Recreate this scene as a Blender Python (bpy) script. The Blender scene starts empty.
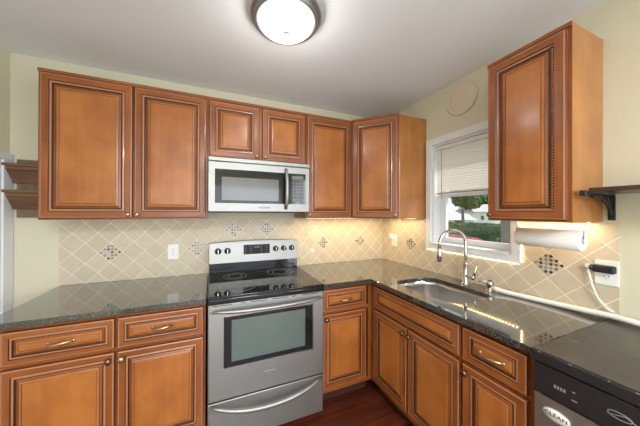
import bpy, bmesh, math, random
from mathutils import Vector, Matrix
from mathutils.geometry import tessellate_polygon
random.seed(7)
SC = bpy.context.scene
COL = SC.collection
PI = math.pi

# ------------------------------------------------------------------ camera
CX, CY, CZ, YAW, F, PITCH, ROLL = -1.7538, -2.1441, 1.4188, 0.3825, 236.56, 0.0024, 0.0034
fw = Vector((math.sin(YAW)*math.cos(PITCH), math.cos(YAW)*math.cos(PITCH), math.sin(PITCH)))
rt = Vector((math.cos(YAW), -math.sin(YAW), 0)); up = rt.cross(fw)
rt, up = rt*math.cos(ROLL)+up*math.sin(ROLL), up*math.cos(ROLL)-rt*math.sin(ROLL)
cam = bpy.data.cameras.new('camera'); co = bpy.data.objects.new('camera', cam); COL.objects.link(co)
co.matrix_world = Matrix(((rt.x, up.x, -fw.x, CX), (rt.y, up.y, -fw.y, CY), (rt.z, up.z, -fw.z, CZ), (0, 0, 0, 1)))
cam.sensor_width = 36; cam.sensor_fit = 'HORIZONTAL'; cam.lens = F/640*36
cam.shift_x = (320-308.8)/640; cam.shift_y = (212.3-213)/640; cam.clip_start = 0.02
SC.camera = co

# ------------------------------------------------------------------ light
w = bpy.data.worlds.new('sky'); SC.world = w; w.use_nodes = True
nt = w.node_tree; bg = nt.nodes['Background']
sky = nt.nodes.new('ShaderNodeTexSky'); sky.sky_type = 'HOSEK_WILKIE'; sky.turbidity = 4.5
sky.sun_direction = (0.55, -0.35, 0.75)
mixn = nt.nodes.new('ShaderNodeMix'); mixn.data_type = 'RGBA'; mixn.inputs[0].default_value = 0.72
nt.links.new(sky.outputs[0], mixn.inputs[6]); mixn.inputs[7].default_value = (0.86, 0.93, 1.0, 1)
nt.links.new(mixn.outputs[2], bg.inputs[0]); bg.inputs[1].default_value = 1.0
def lamp(name, kind, loc, energy, color=(1, 1, 1), rot=(0, 0, 0), **kw):
    l = bpy.data.lights.new(name, kind); l.energy = energy; l.color = color
    for k, v in kw.items(): setattr(l, k, v)
    o = bpy.data.objects.new(name, l); COL.objects.link(o); o.location = loc; o.rotation_euler = rot
    return o
lamp('sun', 'SUN', (6, -4, 8), 3.6, (1, .95, .86), (math.radians(38), 0, math.radians(-125+180)), angle=0.02)
# daylight arriving through the large rear window, and an unseen side window in the right wall
lamp('rear_window_daylight', 'AREA', (-1.5, -4.66, 1.10), 36, (0.88, 0.94, 1.0), (PI/2, 0, 0), shape='RECTANGLE', size=2.8, size_y=1.9)
lamp('side_window_daylight', 'AREA', (.10, -3.5, 1.5), 34, (0.88, 0.94, 1.0), (PI/2, 0, PI/2), shape='RECTANGLE', size=1.3, size_y=1.3)
lamp('rear_ceiling_fill', 'AREA', (-1.6, -3.5, 2.40), 54, (1, .99, .97), (0, 0, 0), shape='DISK', size=.9)  # added fill light behind the camera, no known lamp there
SC.view_settings.view_transform = 'Standard'; SC.view_settings.look = 'None'
SC.view_settings.exposure = 0.65; SC.view_settings.gamma = 1.0
SC.view_settings.use_curve_mapping = False

# ------------------------------------------------------------------ materials
def nodes(name):
    m = bpy.data.materials.new(name); m.use_nodes = True
    return m, m.node_tree.nodes, m.node_tree.links, m.node_tree.nodes['Principled BSDF']
def plain(name, col, rough=.5, metal=0, coat=0, emit=None, es=0, ior=None, noise=0, nscale=30, bump=0):
    m, N, L, b = nodes(name)
    b.inputs['Base Color'].default_value = (*col, 1); b.inputs['Roughness'].default_value = rough
    b.inputs['Metallic'].default_value = metal; b.inputs['Coat Weight'].default_value = coat
    b.inputs['Coat Roughness'].default_value = .08
    if ior: b.inputs['IOR'].default_value = ior
    if emit: b.inputs['Emission Color'].default_value = (*emit, 1); b.inputs['Emission Strength'].default_value = es
    if noise or bump:
        tc = N.new('ShaderNodeTexCoord'); nz = N.new('ShaderNodeTexNoise'); nz.inputs['Scale'].default_value = nscale
        nz.inputs['Detail'].default_value = 5
        L.new(tc.outputs['Object'], nz.inputs['Vector'])
        if noise:
            mx = N.new('ShaderNodeMix'); mx.data_type = 'RGBA'
            mx.inputs[6].default_value = (*[c*(1-noise) for c in col], 1); mx.inputs[7].default_value = (*[min(1, c*(1+noise)) for c in col], 1)
            L.new(nz.outputs['Fac'], mx.inputs[0]); L.new(mx.outputs[2], b.inputs['Base Color'])
        if bump:
            bp = N.new('ShaderNodeBump'); bp.inputs['Strength'].default_value = bump; bp.inputs['Distance'].default_value = .002
            L.new(nz.outputs['Fac'], bp.inputs['Height']); L.new(bp.outputs[0], b.inputs['Normal'])
    return m
def wood(name, axis, c1, c2, rough=.34, coat=.22, sc=1.0, streak=.5):
    m, N, L, b = nodes(name)
    tc = N.new('ShaderNodeTexCoord'); oi = N.new('ShaderNodeObjectInfo')
    ad = N.new('ShaderNodeVectorMath'); ad.operation = 'ADD'
    ml = N.new('ShaderNodeVectorMath'); ml.operation = 'SCALE'; ml.inputs[3].default_value = 7
    cv = N.new('ShaderNodeCombineXYZ')
    for k in range(3): L.new(oi.outputs['Random'], cv.inputs[k])
    L.new(cv.outputs[0], ml.inputs[0]); L.new(tc.outputs['Object'], ad.inputs[0]); L.new(ml.outputs[0], ad.inputs[1])
    mp = N.new('ShaderNodeMapping'); L.new(ad.outputs[0], mp.inputs['Vector'])
    s = [26*sc]*3; s['xyz'.index(axis)] = 1.6*sc; mp.inputs['Scale'].default_value = s
    n1 = N.new('ShaderNodeTexNoise'); n1.inputs['Scale'].default_value = 1; n1.inputs['Detail'].default_value = 6; n1.inputs['Roughness'].default_value = .62
    L.new(mp.outputs[0], n1.inputs['Vector'])
    n2 = N.new('ShaderNodeTexNoise'); n2.inputs['Scale'].default_value = 5*sc; n2.inputs['Detail'].default_value = 3
    L.new(ad.outputs[0], n2.inputs['Vector'])
    a = N.new('ShaderNodeMath'); a.operation = 'MULTIPLY'; a.inputs[1].default_value = streak; L.new(n1.outputs['Fac'], a.inputs[0])
    c = N.new('ShaderNodeMath'); c.operation = 'MULTIPLY_ADD'; c.inputs[1].default_value = 1-streak; L.new(n2.outputs['Fac'], c.inputs[0]); L.new(a.outputs[0], c.inputs[2])
    rp = N.new('ShaderNodeMapRange'); rp.inputs['From Min'].default_value = .37; rp.inputs['From Max'].default_value = .63
    L.new(c.outputs[0], rp.inputs['Value'])
    mx = N.new('ShaderNodeMix'); mx.data_type = 'RGBA'; mx.inputs[6].default_value = (*c1, 1); mx.inputs[7].default_value = (*c2, 1)
    L.new(rp.outputs[0], mx.inputs[0]); L.new(mx.outputs[2], b.inputs['Base Color'])
    b.inputs['Roughness'].default_value = rough; b.inputs['Coat Weight'].default_value = coat; b.inputs['Coat Roughness'].default_value = .15
    return m
M = {}
FR1, FR2 = (.195, .052, .010), (.330, .100, .019)
PN1, PN2 = (.320, .100, .019), (.460, .160, .035)
M['wood_v'] = wood('cherry_stile', 'z', FR1, FR2)
M['wood_h'] = wood('cherry_rail', 'x', FR1, FR2)
M['wood_p'] = wood('cherry_panel', 'z', PN1, PN2, streak=.35)
M['wood_ph'] = wood('cherry_drawer_panel', 'x', PN1, PN2, streak=.35)
M['wood_side'] = wood('cherry_side', 'z', (.38, .145, .036), (.52, .215, .056), rough=.3, streak=.4)
M['glaze'] = plain('dark_glaze', (.055, .016, .007), .4)
M['glaze2'] = plain('rose_glaze', (.40, .17, .085), .3, coat=.5)
M['toe'] = plain('toe_kick_shaded_wood', (.05, .014, .007), .6)  # shade of the recess put into the wood colour
M['wall'] = plain('cream_paint', (.675, .645, .49), .75, noise=.02, nscale=3)
M['ceil'] = plain('ceiling_paint', (.87, .915, .965), .85)
M['white'] = plain('white_paint', (.80, .82, .85), .4)
M['plastic'] = plain('white_plastic', (.86, .86, .84), .3)
M['steel'] = plain('stainless_steel', (.39, .39, .38), .50, 1, noise=.04, nscale=6)
M['steel2'] = plain('dark_stainless', (.40, .39, .375), .45, 1)
M['steel_b'] = plain('sink_steel', (.58, .58, .58), .3, 1)
M['chrome'] = plain('brushed_nickel', (.60, .58, .56), .2, 1)
M['bronze'] = plain('dark_bronze', (.20, .15, .10), .3, 1)
M['brass'] = plain('champagne_brass', (.52, .43, .29), .32, 1)
M['blackglass'] = plain('black_glass', (.010, .011, .013), .06, 0, coat=0, ior=1.5)
M['black'] = plain('black_enamel', (.018, .018, .02), .25, 0, coat=.3)
M['blackmatte'] = plain('black_iron', (.012, .012, .012), .5)
M['display'] = plain('display_black', (.012, .013, .015), .3, ior=1.3)
M['ring'] = plain('burner_ring_print', (.32, .33, .34), .3)
M['grey'] = plain('grey_print', (.22, .225, .23), .4)
M['ovenglass'] = plain('oven_glass', (.10, .135, .125), .07, 0, coat=.6, ior=1.7)
M['micglass'] = plain('microwave_mesh_glass', (.13, .135, .14), .1, 0, coat=.5, ior=1.6)
M['red'] = plain('car_red', (.42, .03, .06), .25, coat=.6)
M['paper'] = plain('paper_towel', (.88, .86, .84), .9, bump=.6, nscale=140)
M['hose'] = plain('white_hose', (.84, .84, .80), .4)
M['darkwood'] = wood('espresso_shelf', 'x', (.035, .013, .008), (.07, .028, .016))
M['walnut'] = wood('weathered_walnut', 'x', (.11, .055, .026), (.22, .12, .055), rough=.6, coat=0)
M['walnut_v'] = wood('weathered_board', 'z', (.14, .095, .055), (.25, .175, .105), rough=.7, coat=0)
M['dome'] = plain('frosted_glass', (.9, .9, .9), .5, emit=(1, .985, .96), es=.72)
M['finial'] = plain('dull_grey_finial', (.13, .135, .14), .6)
M['pewter'] = plain('brushed_pewter', (.33, .345, .35), .38, 1)
M['led'] = plain('led_strip', (.9, .8, .6), .5, emit=(1, .80, .48), es=3)
M['led2'] = plain('bright_led_diode', (.9, .8, .6), .5, emit=(1, .72, .38), es=13)
M['plaster'] = plain('plaster_medallion', (.70, .62, .49), .8, bump=.5, nscale=50)
M['chipd'] = plain('mosaic_dark', (.075, .05, .035), .2, coat=.4, noise=.4, nscale=60)
M['chipm'] = plain('mosaic_brown', (.22, .14, .085), .2, coat=.4, noise=.3, nscale=60)
M['chipl'] = plain('mosaic_light', (.56, .51, .43), .3, coat=.4)
M['chipg'] = plain('mosaic_grey', (.20, .21, .20), .2, coat=.4)
M['chipt'] = plain('mosaic_taupe', (.33, .27, .21), .25, coat=.4)
M['grout'] = plain('grout', (.72, .66, .54), .8)
M['grass'] = plain('lawn', (.10, .19, .06), .9, noise=.3, nscale=4)
M['leaf'] = plain('foliage', (.07, .14, .055), .8, noise=.6, nscale=6)
M['leaf2'] = plain('hedge_foliage', (.05, .11, .04), .8, noise=.6, nscale=8)
M['bark'] = plain('bark', (.20, .17, .14), .9, noise=.3, nscale=12)
M['house'] = plain('white_siding', (.86, .86, .86), .7)
M['roof'] = plain('grey_shingles', (.42, .41, .42), .8, noise=.2, nscale=6)
M['pane'] = plain('dark_pane', (.06, .08, .09), .1)
M['pink'] = plain('car_light_pink', (.85, .20, .32), .3)
M['asphalt'] = plain('driveway', (.3, .3, .3), .9)
# thin window glass
m, N, L, b = nodes('window_glass'); out = N['Material Output']
tr = N.new('ShaderNodeBsdfTransparent'); gl = N.new('ShaderNodeBsdfGlossy'); gl.inputs['Roughness'].default_value = .02
mxs = N.new('ShaderNodeMixShader'); mxs.inputs[0].default_value = .07
L.new(tr.outputs[0], mxs.inputs[1]); L.new(gl.outputs[0], mxs.inputs[2]); L.new(mxs.outputs[0], out.inputs[0]); M['glass'] = m
# blinds, slightly translucent
m = plain('blind_slat', (.90, .88, .84), .5); b = m.node_tree.nodes['Principled BSDF']; M['blind'] = m
tl = m.node_tree.nodes.new('ShaderNodeBsdfTranslucent'); tl.inputs[0].default_value = (.9, .87, .8, 1)
ms = m.node_tree.nodes.new('ShaderNodeMixShader'); ms.inputs[0].default_value = .4
m.node_tree.links.new(b.outputs[0], ms.inputs[1]); m.node_tree.links.new(tl.outputs[0], ms.inputs[2])
m.node_tree.links.new(ms.outputs[0], m.node_tree.nodes['Material Output'].inputs[0])
# granite
def granite():
    m, N, L, b = nodes('speckled_granite'); tc = N.new('ShaderNodeTexCoord')
    n1 = N.new('ShaderNodeTexNoise'); n1.inputs['Scale'].default_value = 130; n1.inputs['Detail'].default_value = 6; n1.inputs['Roughness'].default_value = .7
    v = N.new('ShaderNodeTexVoronoi'); v.inputs['Scale'].default_value = 260
    n2 = N.new('ShaderNodeTexNoise'); n2.inputs['Scale'].default_value = 9; n2.inputs['Detail'].default_value = 3
    for q in (n1, v, n2): L.new(tc.outputs['Object'], q.inputs['Vector'])
    r = N.new('ShaderNodeValToRGB'); L.new(n1.outputs['Fac'], r.inputs[0])
    e = r.color_ramp.elements; e[0].position = .36; e[0].color = (.012, .013, .015, 1); e[1].position = .68; e[1].color = (.15, .14, .11, 1)
    k = r.color_ramp.elements.new(.52); k.color = (.040, .040, .036, 1)
    sp = N.new('ShaderNodeMapRange'); L.new(v.outputs['Color'], sp.inputs['Value']); sp.inputs['From Min'].default_value = .78; sp.inputs['From Max'].default_value = .95
    mx = N.new('ShaderNodeMix'); mx.data_type = 'RGBA'; L.new(sp.outputs[0], mx.inputs[0]); L.new(r.outputs[0], mx.inputs[6]); mx.inputs[7].default_value = (.12, .12, .11, 1)
    L.new(mx.outputs[2], b.inputs['Base Color'])
    b.inputs['Roughness'].default_value = .09; b.inputs['IOR'].default_value = 1.6
    b.inputs['Coat Weight'].default_value = 1; b.inputs['Coat Roughness'].default_value = .04
    return m
M['granite'] = granite()
# diagonal tile; object origin sits at a tile centre, tile diagonals run along x and z
S_T = 0.0713*math.sqrt(2)
def tile():
    m, N, L, b = nodes('diagonal_travertine_tile'); tc = N.new('ShaderNodeTexCoord'); sx = N.new('ShaderNodeSeparateXYZ')
    L.new(tc.outputs['Object'], sx.inputs[0])
    def mt(op, a, c=None, v=None):
        n = N.new('ShaderNodeMath'); n.operation = op; L.new(a, n.inputs[0])
        if c is not None: L.new(c, n.inputs[1])
        if v is not None: n.inputs[1].default_value = v
        return n.outputs[0]
    k = 1/(math.sqrt(2)*S_T)
    U = mt('ADD', mt('MULTIPLY', mt('ADD', sx.outputs[0], sx.outputs[2]), v=k), v=100.5)
    V = mt('ADD', mt('MULTIPLY', mt('SUBTRACT', sx.outputs[0], sx.outputs[2]), v=k), v=100.5)
    def edge(A):
        return mt('ABSOLUTE', mt('SUBTRACT', mt('FRACT', A), v=.5))
    d = mt('MAXIMUM', edge(U), edge(V))
    mr = N.new('ShaderNodeMapRange'); mr.inputs['From Min'].default_value = .472; mr.inputs['From Max'].default_value = .488; L.new(d, mr.inputs['Value'])
    cb = N.new('ShaderNodeCombineXYZ'); L.new(mt('FLOOR', U), cb.inputs[0]); L.new(mt('FLOOR', V), cb.inputs[1])
    wn = N.new('ShaderNodeTexWhiteNoise'); wn.noise_dimensions = '2D'; L.new(cb.outputs[0], wn.inputs['Vector'])
    nz = N.new('ShaderNodeTexNoise'); nz.inputs['Scale'].default_value = 28; nz.inputs['Detail'].default_value = 7; nz.inputs['Roughness'].default_value = .65
    L.new(tc.outputs['Object'], nz.inputs['Vector'])
    f = N.new('ShaderNodeMath'); f.operation = 'MULTIPLY_ADD'; L.new(nz.outputs['Fac'], f.inputs[0]); f.inputs[1].default_value = .75
    L.new(mt('MULTIPLY', wn.outputs['Value'], v=.3), f.inputs[2])
    mx = N.new('ShaderNodeMix'); mx.data_type = 'RGBA'; L.new(f.outputs[0], mx.inputs[0])
    mx.inputs[6].default_value = (.50, .425, .315, 1); mx.inputs[7].default_value = (.70, .61, .47, 1)
    m2 = N.new('ShaderNodeMix'); m2.data_type = 'RGBA'; L.new(mr.outputs[0], m2.inputs[0]); L.new(mx.outputs[2], m2.inputs[6]); m2.inputs[7].default_value = (.86, .79, .65, 1)
    L.new(m2.outputs[2], b.inputs['Base Color']); b.inputs['Roughness'].default_value = .45
    bp = N.new('ShaderNodeBump'); bp.invert = True; bp.inputs['Strength'].default_value = .5; bp.inputs['Distance'].default_value = .003
    L.new(mr.outputs[0], bp.inputs['Height']); L.new(bp.outputs[0], b.inputs['Normal'])
    return m
M['tile'] = tile()
def floor_mat():
    m, N, L, b = nodes('dark_cherry_planks'); tc = N.new('ShaderNodeTexCoord')
    br = N.new('ShaderNodeTexBrick'); L.new(tc.outputs['Object'], br.inputs['Vector'])
    br.inputs['Scale'].default_value = 1; br.inputs['Brick Width'].default_value = 1.1; br.inputs['Row Height'].default_value = .115
    br.inputs['Mortar Size'].default_value = .0022; br.offset = .37
    br.inputs['Color1'].default_value = (.125, .028, .012, 1); br.inputs['Color2'].default_value = (.062, .013, .007, 1); br.inputs['Mortar'].default_value = (.015, .004, .002, 1)
    mp = N.new('ShaderNodeMapping'); mp.inputs['Scale'].default_value = (2.2, 30, 1); L.new(tc.outputs['Object'], mp.inputs['Vector'])
    nz = N.new('ShaderNodeTexNoise'); nz.inputs['Scale'].default_value = 1; nz.inputs['Detail'].default_value = 6; L.new(mp.outputs[0], nz.inputs['Vector'])
    mr = N.new('ShaderNodeMapRange'); mr.inputs['From Min'].default_value = .3; mr.inputs['From Max'].default_value = .7; mr.inputs['To Min'].default_value = .5; mr.inputs['To Max'].default_value = 1.4
    L.new(nz.outputs['Fac'], mr.inputs['Value'])
    mx = N.new('ShaderNodeVectorMath'); mx.operation = 'SCALE'; L.new(br.outputs['Color'], mx.inputs[0]); L.new(mr.outputs[0], mx.inputs[3])
    L.new(mx.outputs[0], b.inputs['Base Color']); b.inputs['Roughness'].default_value = .3; b.inputs['Coat Weight'].default_value = .3
    return m
M['floor'] = floor_mat()

# ------------------------------------------------------------------ mesh helpers
class MB:
    def __init__(s): s.bm = bmesh.new(); s.mats = []
    def mi(s, m):
        if m not in s.mats: s.mats.append(m)
        return s.mats.index(m)
    def quad(s, pts, mat):
        f = s.bm.faces.new([s.bm.verts.new(p) for p in pts]); f.material_index = s.mi(mat); return f
    def box(s, x0, x1, y0, y1, z0, z1, mat, bev=0, seg=2, mtx=None):
        i = s.mi(mat)
        x0, x1 = min(x0, x1), max(x0, x1); y0, y1 = min(y0, y1), max(y0, y1); z0, z1 = min(z0, z1), max(z0, z1)
        P = [(x0, y0, z0), (x1, y0, z0), (x1, y1, z0), (x0, y1, z0), (x0, y0, z1), (x1, y0, z1), (x1, y1, z1), (x0, y1, z1)]
        if mtx: P = [mtx @ Vector(p) for p in P]
        V = [s.bm.verts.new(p) for p in P]
        Fs = [s.bm.faces.new([V[k] for k in q]) for q in ((0, 3, 2, 1), (4, 5, 6, 7), (0, 1, 5, 4), (1, 2, 6, 5), (2, 3, 7, 6), (3, 0, 4, 7))]
        for f in Fs: f.material_index = i
        if bev:
            E = {e for f in Fs for e in f.edges}
            r = bmesh.ops.bevel(s.bm, geom=list(E), offset=bev, segments=seg, profile=.5, affect='EDGES', clamp_overlap=True)
            for f in r['faces']: f.material_index = i; f.smooth = True
        return s
    def tube(s, pts, r, mat, n=12, caps=True, flat=1.0, upv=None):
        i = s.mi(mat); pts = [Vector(p) for p in pts]; k = len(pts)
        rs = r if isinstance(r, (list, tuple)) else [r]*k
        rings = []; prev = None
        for a in range(k):
            t = (pts[min(a+1, k-1)]-pts[max(a-1, 0)]).normalized()
            if prev is None:
                ref = Vector(upv) if upv else (Vector((0, 0, 1)) if abs(t.z) < .9 else Vector((1, 0, 0)))
                nrm = (ref-t*ref.dot(t)).normalized()
            else: nrm = (prev-t*prev.dot(t)).normalized()
            prev = nrm; bi = t.cross(nrm)
            rings.append([s.bm.verts.new(pts[a]+(nrm*math.cos(2*PI*j/n)*flat+bi*math.sin(2*PI*j/n))*rs[a]) for j in range(n)])
        for a in range(k-1):
            for j in range(n):
                f = s.bm.faces.new([rings[a][j], rings[a][(j+1) % n], rings[a+1][(j+1) % n], rings[a+1][j]]); f.material_index = i; f.smooth = True
        if caps:
            for ring in (rings[0], rings[-1]):
                f = s.bm.faces.new(ring); f.material_index = i
        return s
    def lathe(s, prof, mat, n=32, mtx=None):
        """prof: (radius, height) along local z"""
        i = s.mi(mat); rings = []
        for r, h in prof:
            if r < 1e-6: rings.append([s.bm.verts.new((0, 0, h))])
            else: rings.append([s.bm.verts.new((r*math.cos(2*PI*j/n), r*math.sin(2*PI*j/n), h)) for j in range(n)])
        for a in range(len(rings)-1):
            A, B = rings[a], rings[a+1]
            for j in range(n):
                if len(A) == 1 and len(B) == 1: continue
                if len(A) == 1: q = [A[0], B[j], B[(j+1) % n]]
                elif len(B) == 1: q = [A[j], A[(j+1) % n], B[0]]
                else: q = [A[j], A[(j+1) % n], B[(j+1) % n], B[j]]
                f = s.bm.faces.new(q); f.material_index = i; f.smooth = True
        if mtx:
            for ring in rings:
                for v in ring: v.co = mtx @ v.co
        return s
    def slab(s, outer, holes, a0, a1, mp, mat):
        """2-D outline with holes, thickened from a0 to a1; mp(u, v, a) -> 3-D"""
        i = s.mi(mat); loops = [outer]+holes
        tri = tessellate_polygon([[Vector((p[0], p[1], 0)) for p in l] for l in loops])
        flat = [p for l in loops for p in l]
        A = [s.bm.verts.new(mp(p[0], p[1], a0)) for p in flat]; B = [s.bm.verts.new(mp(p[0], p[1], a1)) for p in flat]
        for t in tri:
            for S in (A, B):
                try: f = s.bm.faces.new([S[k] for k in t]); f.material_index = i
                except ValueError: pass
        o = 0
        for l in loops:
            n = len(l)
            for j in range(n):
                f = s.bm.faces.new([A[o+j], A[o+(j+1) % n], B[o+(j+1) % n], B[o+j]]); f.material_index = i
            o += n
        return s
    def build(s, name, parent=None, loc=None, rz=0, smooth=None):
        bmesh.ops.recalc_face_normals(s.bm, faces=s.bm.faces)
        me = bpy.data.meshes.new(name); s.bm.to_mesh(me); s.bm.free()
        for k in s.mats: me.materials.append(M[k])
        o = bpy.data.objects.new(name, me); COL.objects.link(o)
        if parent: o.parent = parent
        if loc: o.location = loc
        o.rotation_euler = (0, 0, rz)
        return o
def tag(o, label, cat, group=None, kind=None):
    if label: o['label'] = label
    if cat: o['category'] = cat
    if group: o['group'] = group
    if kind: o['kind'] = kind
    return o
def thing(name, loc, rz=0, label=None, cat=None, group=None, kind=None):
    o = bpy.data.objects.new(name, None); COL.objects.link(o); o.location = loc; o.rotation_euler = (0, 0, rz); o.empty_display_size = .1
    return tag(o, label, cat, group, kind)
def struct(o): o['kind'] = 'structure'; return o
def text(name, s, size, parent, loc, rot, mat, ext=.0004):
    c = bpy.data.curves.new(name, 'FONT'); c.body = s; c.size = size; c.extrude = ext; c.align_x = 'CENTER'; c.align_y = 'CENTER'
    t = bpy.data.objects.new(name, c); COL.objects.link(t)
    dg = bpy.context.evaluated_depsgraph_get(); me = bpy.data.meshes.new_from_object(t.evaluated_get(dg))
    bpy.data.objects.remove(t); o = bpy.data.objects.new(name, me); COL.objects.link(o); me.materials.clear(); me.materials.append(M[mat])
    o.parent = parent; o.location = loc; o.rotation_euler = rot
    return o
def rrect(x0, x1, y0, y1, r, n=8):
    P = []
    for cx_, cy_, a0 in ((x1-r, y1-r, 0), (x0+r, y1-r, 90), (x0+r, y0+r, 180), (x1-r, y0+r, 270)):
        for k in range(n+1):
            a = math.radians(a0+90*k/n); P.append((cx_+r*math.cos(a), cy_+r*math.sin(a)))
    return P

# ------------------------------------------------------------------ setting
CEIL = 2.45; WL = -2.98; YF = -4.6
b = MB(); b.box(WL-.1, .14, YF-.1, .1, -.06, 0, 'floor'); struct(b.build('floor'))
b = MB(); b.box(WL-.1, .14, YF-.1, .1, CEIL, CEIL+.08, 'ceil'); struct(b.build('ceiling'))
b = MB(); b.box(WL-.1, .14, 0, .1, 0, CEIL, 'wall'); struct(b.build('wall_back'))
b = MB(); b.slab([(YF-.1, 0), (0, 0), (0, CEIL), (YF-.1, CEIL)], [[(-1.245, 1.15), (-.64, 1.15), (-.64, 2.005), (-1.245, 2.005)], [(-4.15, .85), (-2.85, .85), (-2.85, 2.15), (-4.15, 2.15)]], 0, .14, lambda u, v, a: (a, u, v), 'wall')
struct(b.build('wall_right'))
b = MB(); b.slab([(YF-.1, 0), (0, 0), (0, CEIL), (YF-.1, CEIL)], [], WL-.1, WL, lambda u, v, a: (a, u, v), 'wall')
struct(b.build('wall_left'))
b = MB(); b.slab([(WL, 0), (0, 0), (0, CEIL), (WL, CEIL)], [[(-2.9, .15), (-.1, .15), (-.1, 2.08), (-2.9, 2.08)]], YF-.1, YF, lambda u, v, a: (u, a, v), 'wall')
struct(b.build('wall_front'))
# rear window (behind the camera, seen only in reflections)
def plain_window(name, mp, u0, u1, v0, v1, bars):
    t = thing(name, (0, 0, 0), kind='structure')
    b = MB(); b.slab([(u0, v0), (u1, v0), (u1, v1), (u0, v1)], [[(u0+.05, v0+.05), (u1-.05, v0+.05), (u1-.05, v1-.05), (u0+.05, v1-.05)]], .01, .07, mp, 'white')
    for c in bars: b.slab([(c-.025, v0+.05), (c+.025, v0+.05), (c+.025, v1-.05), (c-.025, v1-.05)], [], .015, .06, mp, 'white')
    b.build('window_frame', t)
    return t
plain_window('window_2', lambda u, v, a: (u, YF-a, v), -2.9, -.1, .15, 2.08, [-1.5])
plain_window('window_3', lambda u, v, a: (a, u, v), -4.15, -2.85, .85, 2.15, [-3.5])
# kitchen window in the right wall
t = thing('window_1', (0, 0, 0), kind='structure')
mpR = lambda u, v, a: (a, u, v)
b = MB(); b.slab([(-1.285, 1.115), (-.598, 1.115), (-.598, 2.055), (-1.285, 2.055)], [[(-1.24, 1.158), (-.643, 1.158), (-.643, 2.0), (-1.24, 2.0)]], -.022, -.0005, mpR, 'white'); b.build('casing', t)
b = MB(); b.slab([(-1.244, 1.151), (-.641, 1.151), (-.641, 2.004), (-1.244, 2.004)], [[(-1.225, 1.17), (-.66, 1.17), (-.66, 1.985), (-1.225, 1.985)]], .0, .139, mpR, 'white'); b.build('window_frame', t)
b = MB(); b.box(-.03, .10, -1.23, -.652, 1.158, 1.171, 'white', .003); b.build('sill', t)
b = MB(); b.slab([(-1.224, 1.172), (-.661, 1.172), (-.661, 1.60), (-1.224, 1.60)], [[(-1.185, 1.215), (-.715, 1.215), (-.715, 1.565), (-1.185, 1.565)]], .075, .105, mpR, 'white')
b.build('lower_sash', t)
b = MB(); b.slab([(-1.224, 1.56), (-.661, 1.56), (-.661, 1.984), (-1.224, 1.984)], [[(-1.185, 1.60), (-.70, 1.60), (-.70, 1.945), (-1.185, 1.945)]], .107, .132, mpR, 'white')
b.build('upper_sash', t)
b = MB(); b.box(.088, .091, -1.186, -.714, 1.214, 1.566, 'glass'); b.box(.118, .121, -1.186, -.699, 1.599, 1.946, 'glass'); b.build('glass', t)
# door in the left wall
t = thing('door_1', (WL, -.42, 0), kind='structure')
b = MB(); b.box(0, .022, .335, .415, 0, 1.746, 'white', .003); b.box(0, .022, -.415, -.335, 0, 1.746, 'white', .003); b.box(0, .024, -.415, .415, 1.745, 1.787, 'white', .003); b.build('door_casing', t)
b = MB(); b.box(0, .012, -.333, .333, .005, 1.738, 'white')
for z0, z1 in ((.15, .75), (.85, 1.20), (1.28, 1.66)):
    for y0, y1 in ((-.28, -.04), (.04, .28)):
        b.box(.012, .017, y0, y1, z0, z1, 'white', .004); b.box(.017, .021, y0+.03, y1-.03, z0+.03, z1-.03, 'white', .003)
b.build('door_panel', t)
b = MB(); b.lathe([(0, 0), (.026, 0), (.026, .006), (.012, .01), (.012, .035), (.026, .045), (.028, .06), (.018, .07), (0, .072)], 'brass', 20, Matrix.Translation((.012, -.28, .95)) @ Matrix.Rotation(PI/2, 4, 'Y')); b.build('door_handle', t)

# ------------------------------------------------------------------ backsplash
def mosaic(parent, x, z, seed, contrast):
    rnd = random.Random(seed); b = MB(); h = .0713*.93; s = h*math.sqrt(2)/2
    c, sn = math.cos(PI/4), math.sin(PI/4)
    rot = Matrix.Rotation(PI/4, 4, 'Y')
    b.box(-s, s, -.0012, 0, -s, s, 'grout', mtx=Matrix.Translation((x, 0, z)) @ rot)
    n = 6; p = 2*s/n
    for i in range(n):
        for j in range(n):
            k = 'chipl' if (i+j) % 2 else rnd.choice(['chipd', 'chipd', 'chipm', 'chipt'] if contrast else ['chipg', 'chipt', 'chipl', 'chipt', 'chipd'])
            x0 = -s+i*p; z0 = -s+j*p
            b.box(x0+.0008, x0+p-.0008, -.0028, -.0012, z0+.0008, z0+p-.0008, k, mtx=Matrix.Translation((x, 0, z)) @ rot)
    o = b.build('mosaic_inset', parent, (0, -.0081, 0)); o['label'] = 'diamond inset of small dark and pale chips'
    return o
H = .0713; X0, Z0 = -2.449, 1.127
# back wall panels: left, behind range, right
bs = MB(); bs.box(-2.731-X0, -.001-X0, -.008, 0, .915-Z0, 1.3725-Z0, 'tile'); o = bs.build('tile_backsplash', None, (X0, -.0005, Z0))
tag(o, 'beige diagonal tile backsplash along the back wall behind the range', 'backsplash')
for k, (a, c) in enumerate(((0, 0), (8, 0), (12, 2), (16, 2), (24, 0), (30, 0))): mosaic(o, a*H, c*H, k, False)
Y0, Z1 = -.412, 1.129
b = MB()
# local x runs toward world -y
b.slab([(.009+Y0, .915-Z1), (1.664+Y0, .915-Z1), (1.664+Y0, 1.3725-Z1), (1.2855+Y0, 1.3725-Z1), (1.2855+Y0, 1.1145-Z1), (.5975+Y0, 1.1145-Z1), (.5975+Y0, 1.3725-Z1), (.009+Y0, 1.3725-Z1)], [], -.008, 0, lambda u, v, a: (u, a, v), 'tile')
o = b.build('tile_backsplash', None, (-.0005, Y0, Z1), -PI/2)
tag(o, 'beige diagonal tile backsplash on the window wall behind the sink and hose', 'backsplash')
mosaic(o, 0, 0, 11, False); mosaic(o, 14*H+.004, .008, 12, True)

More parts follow.
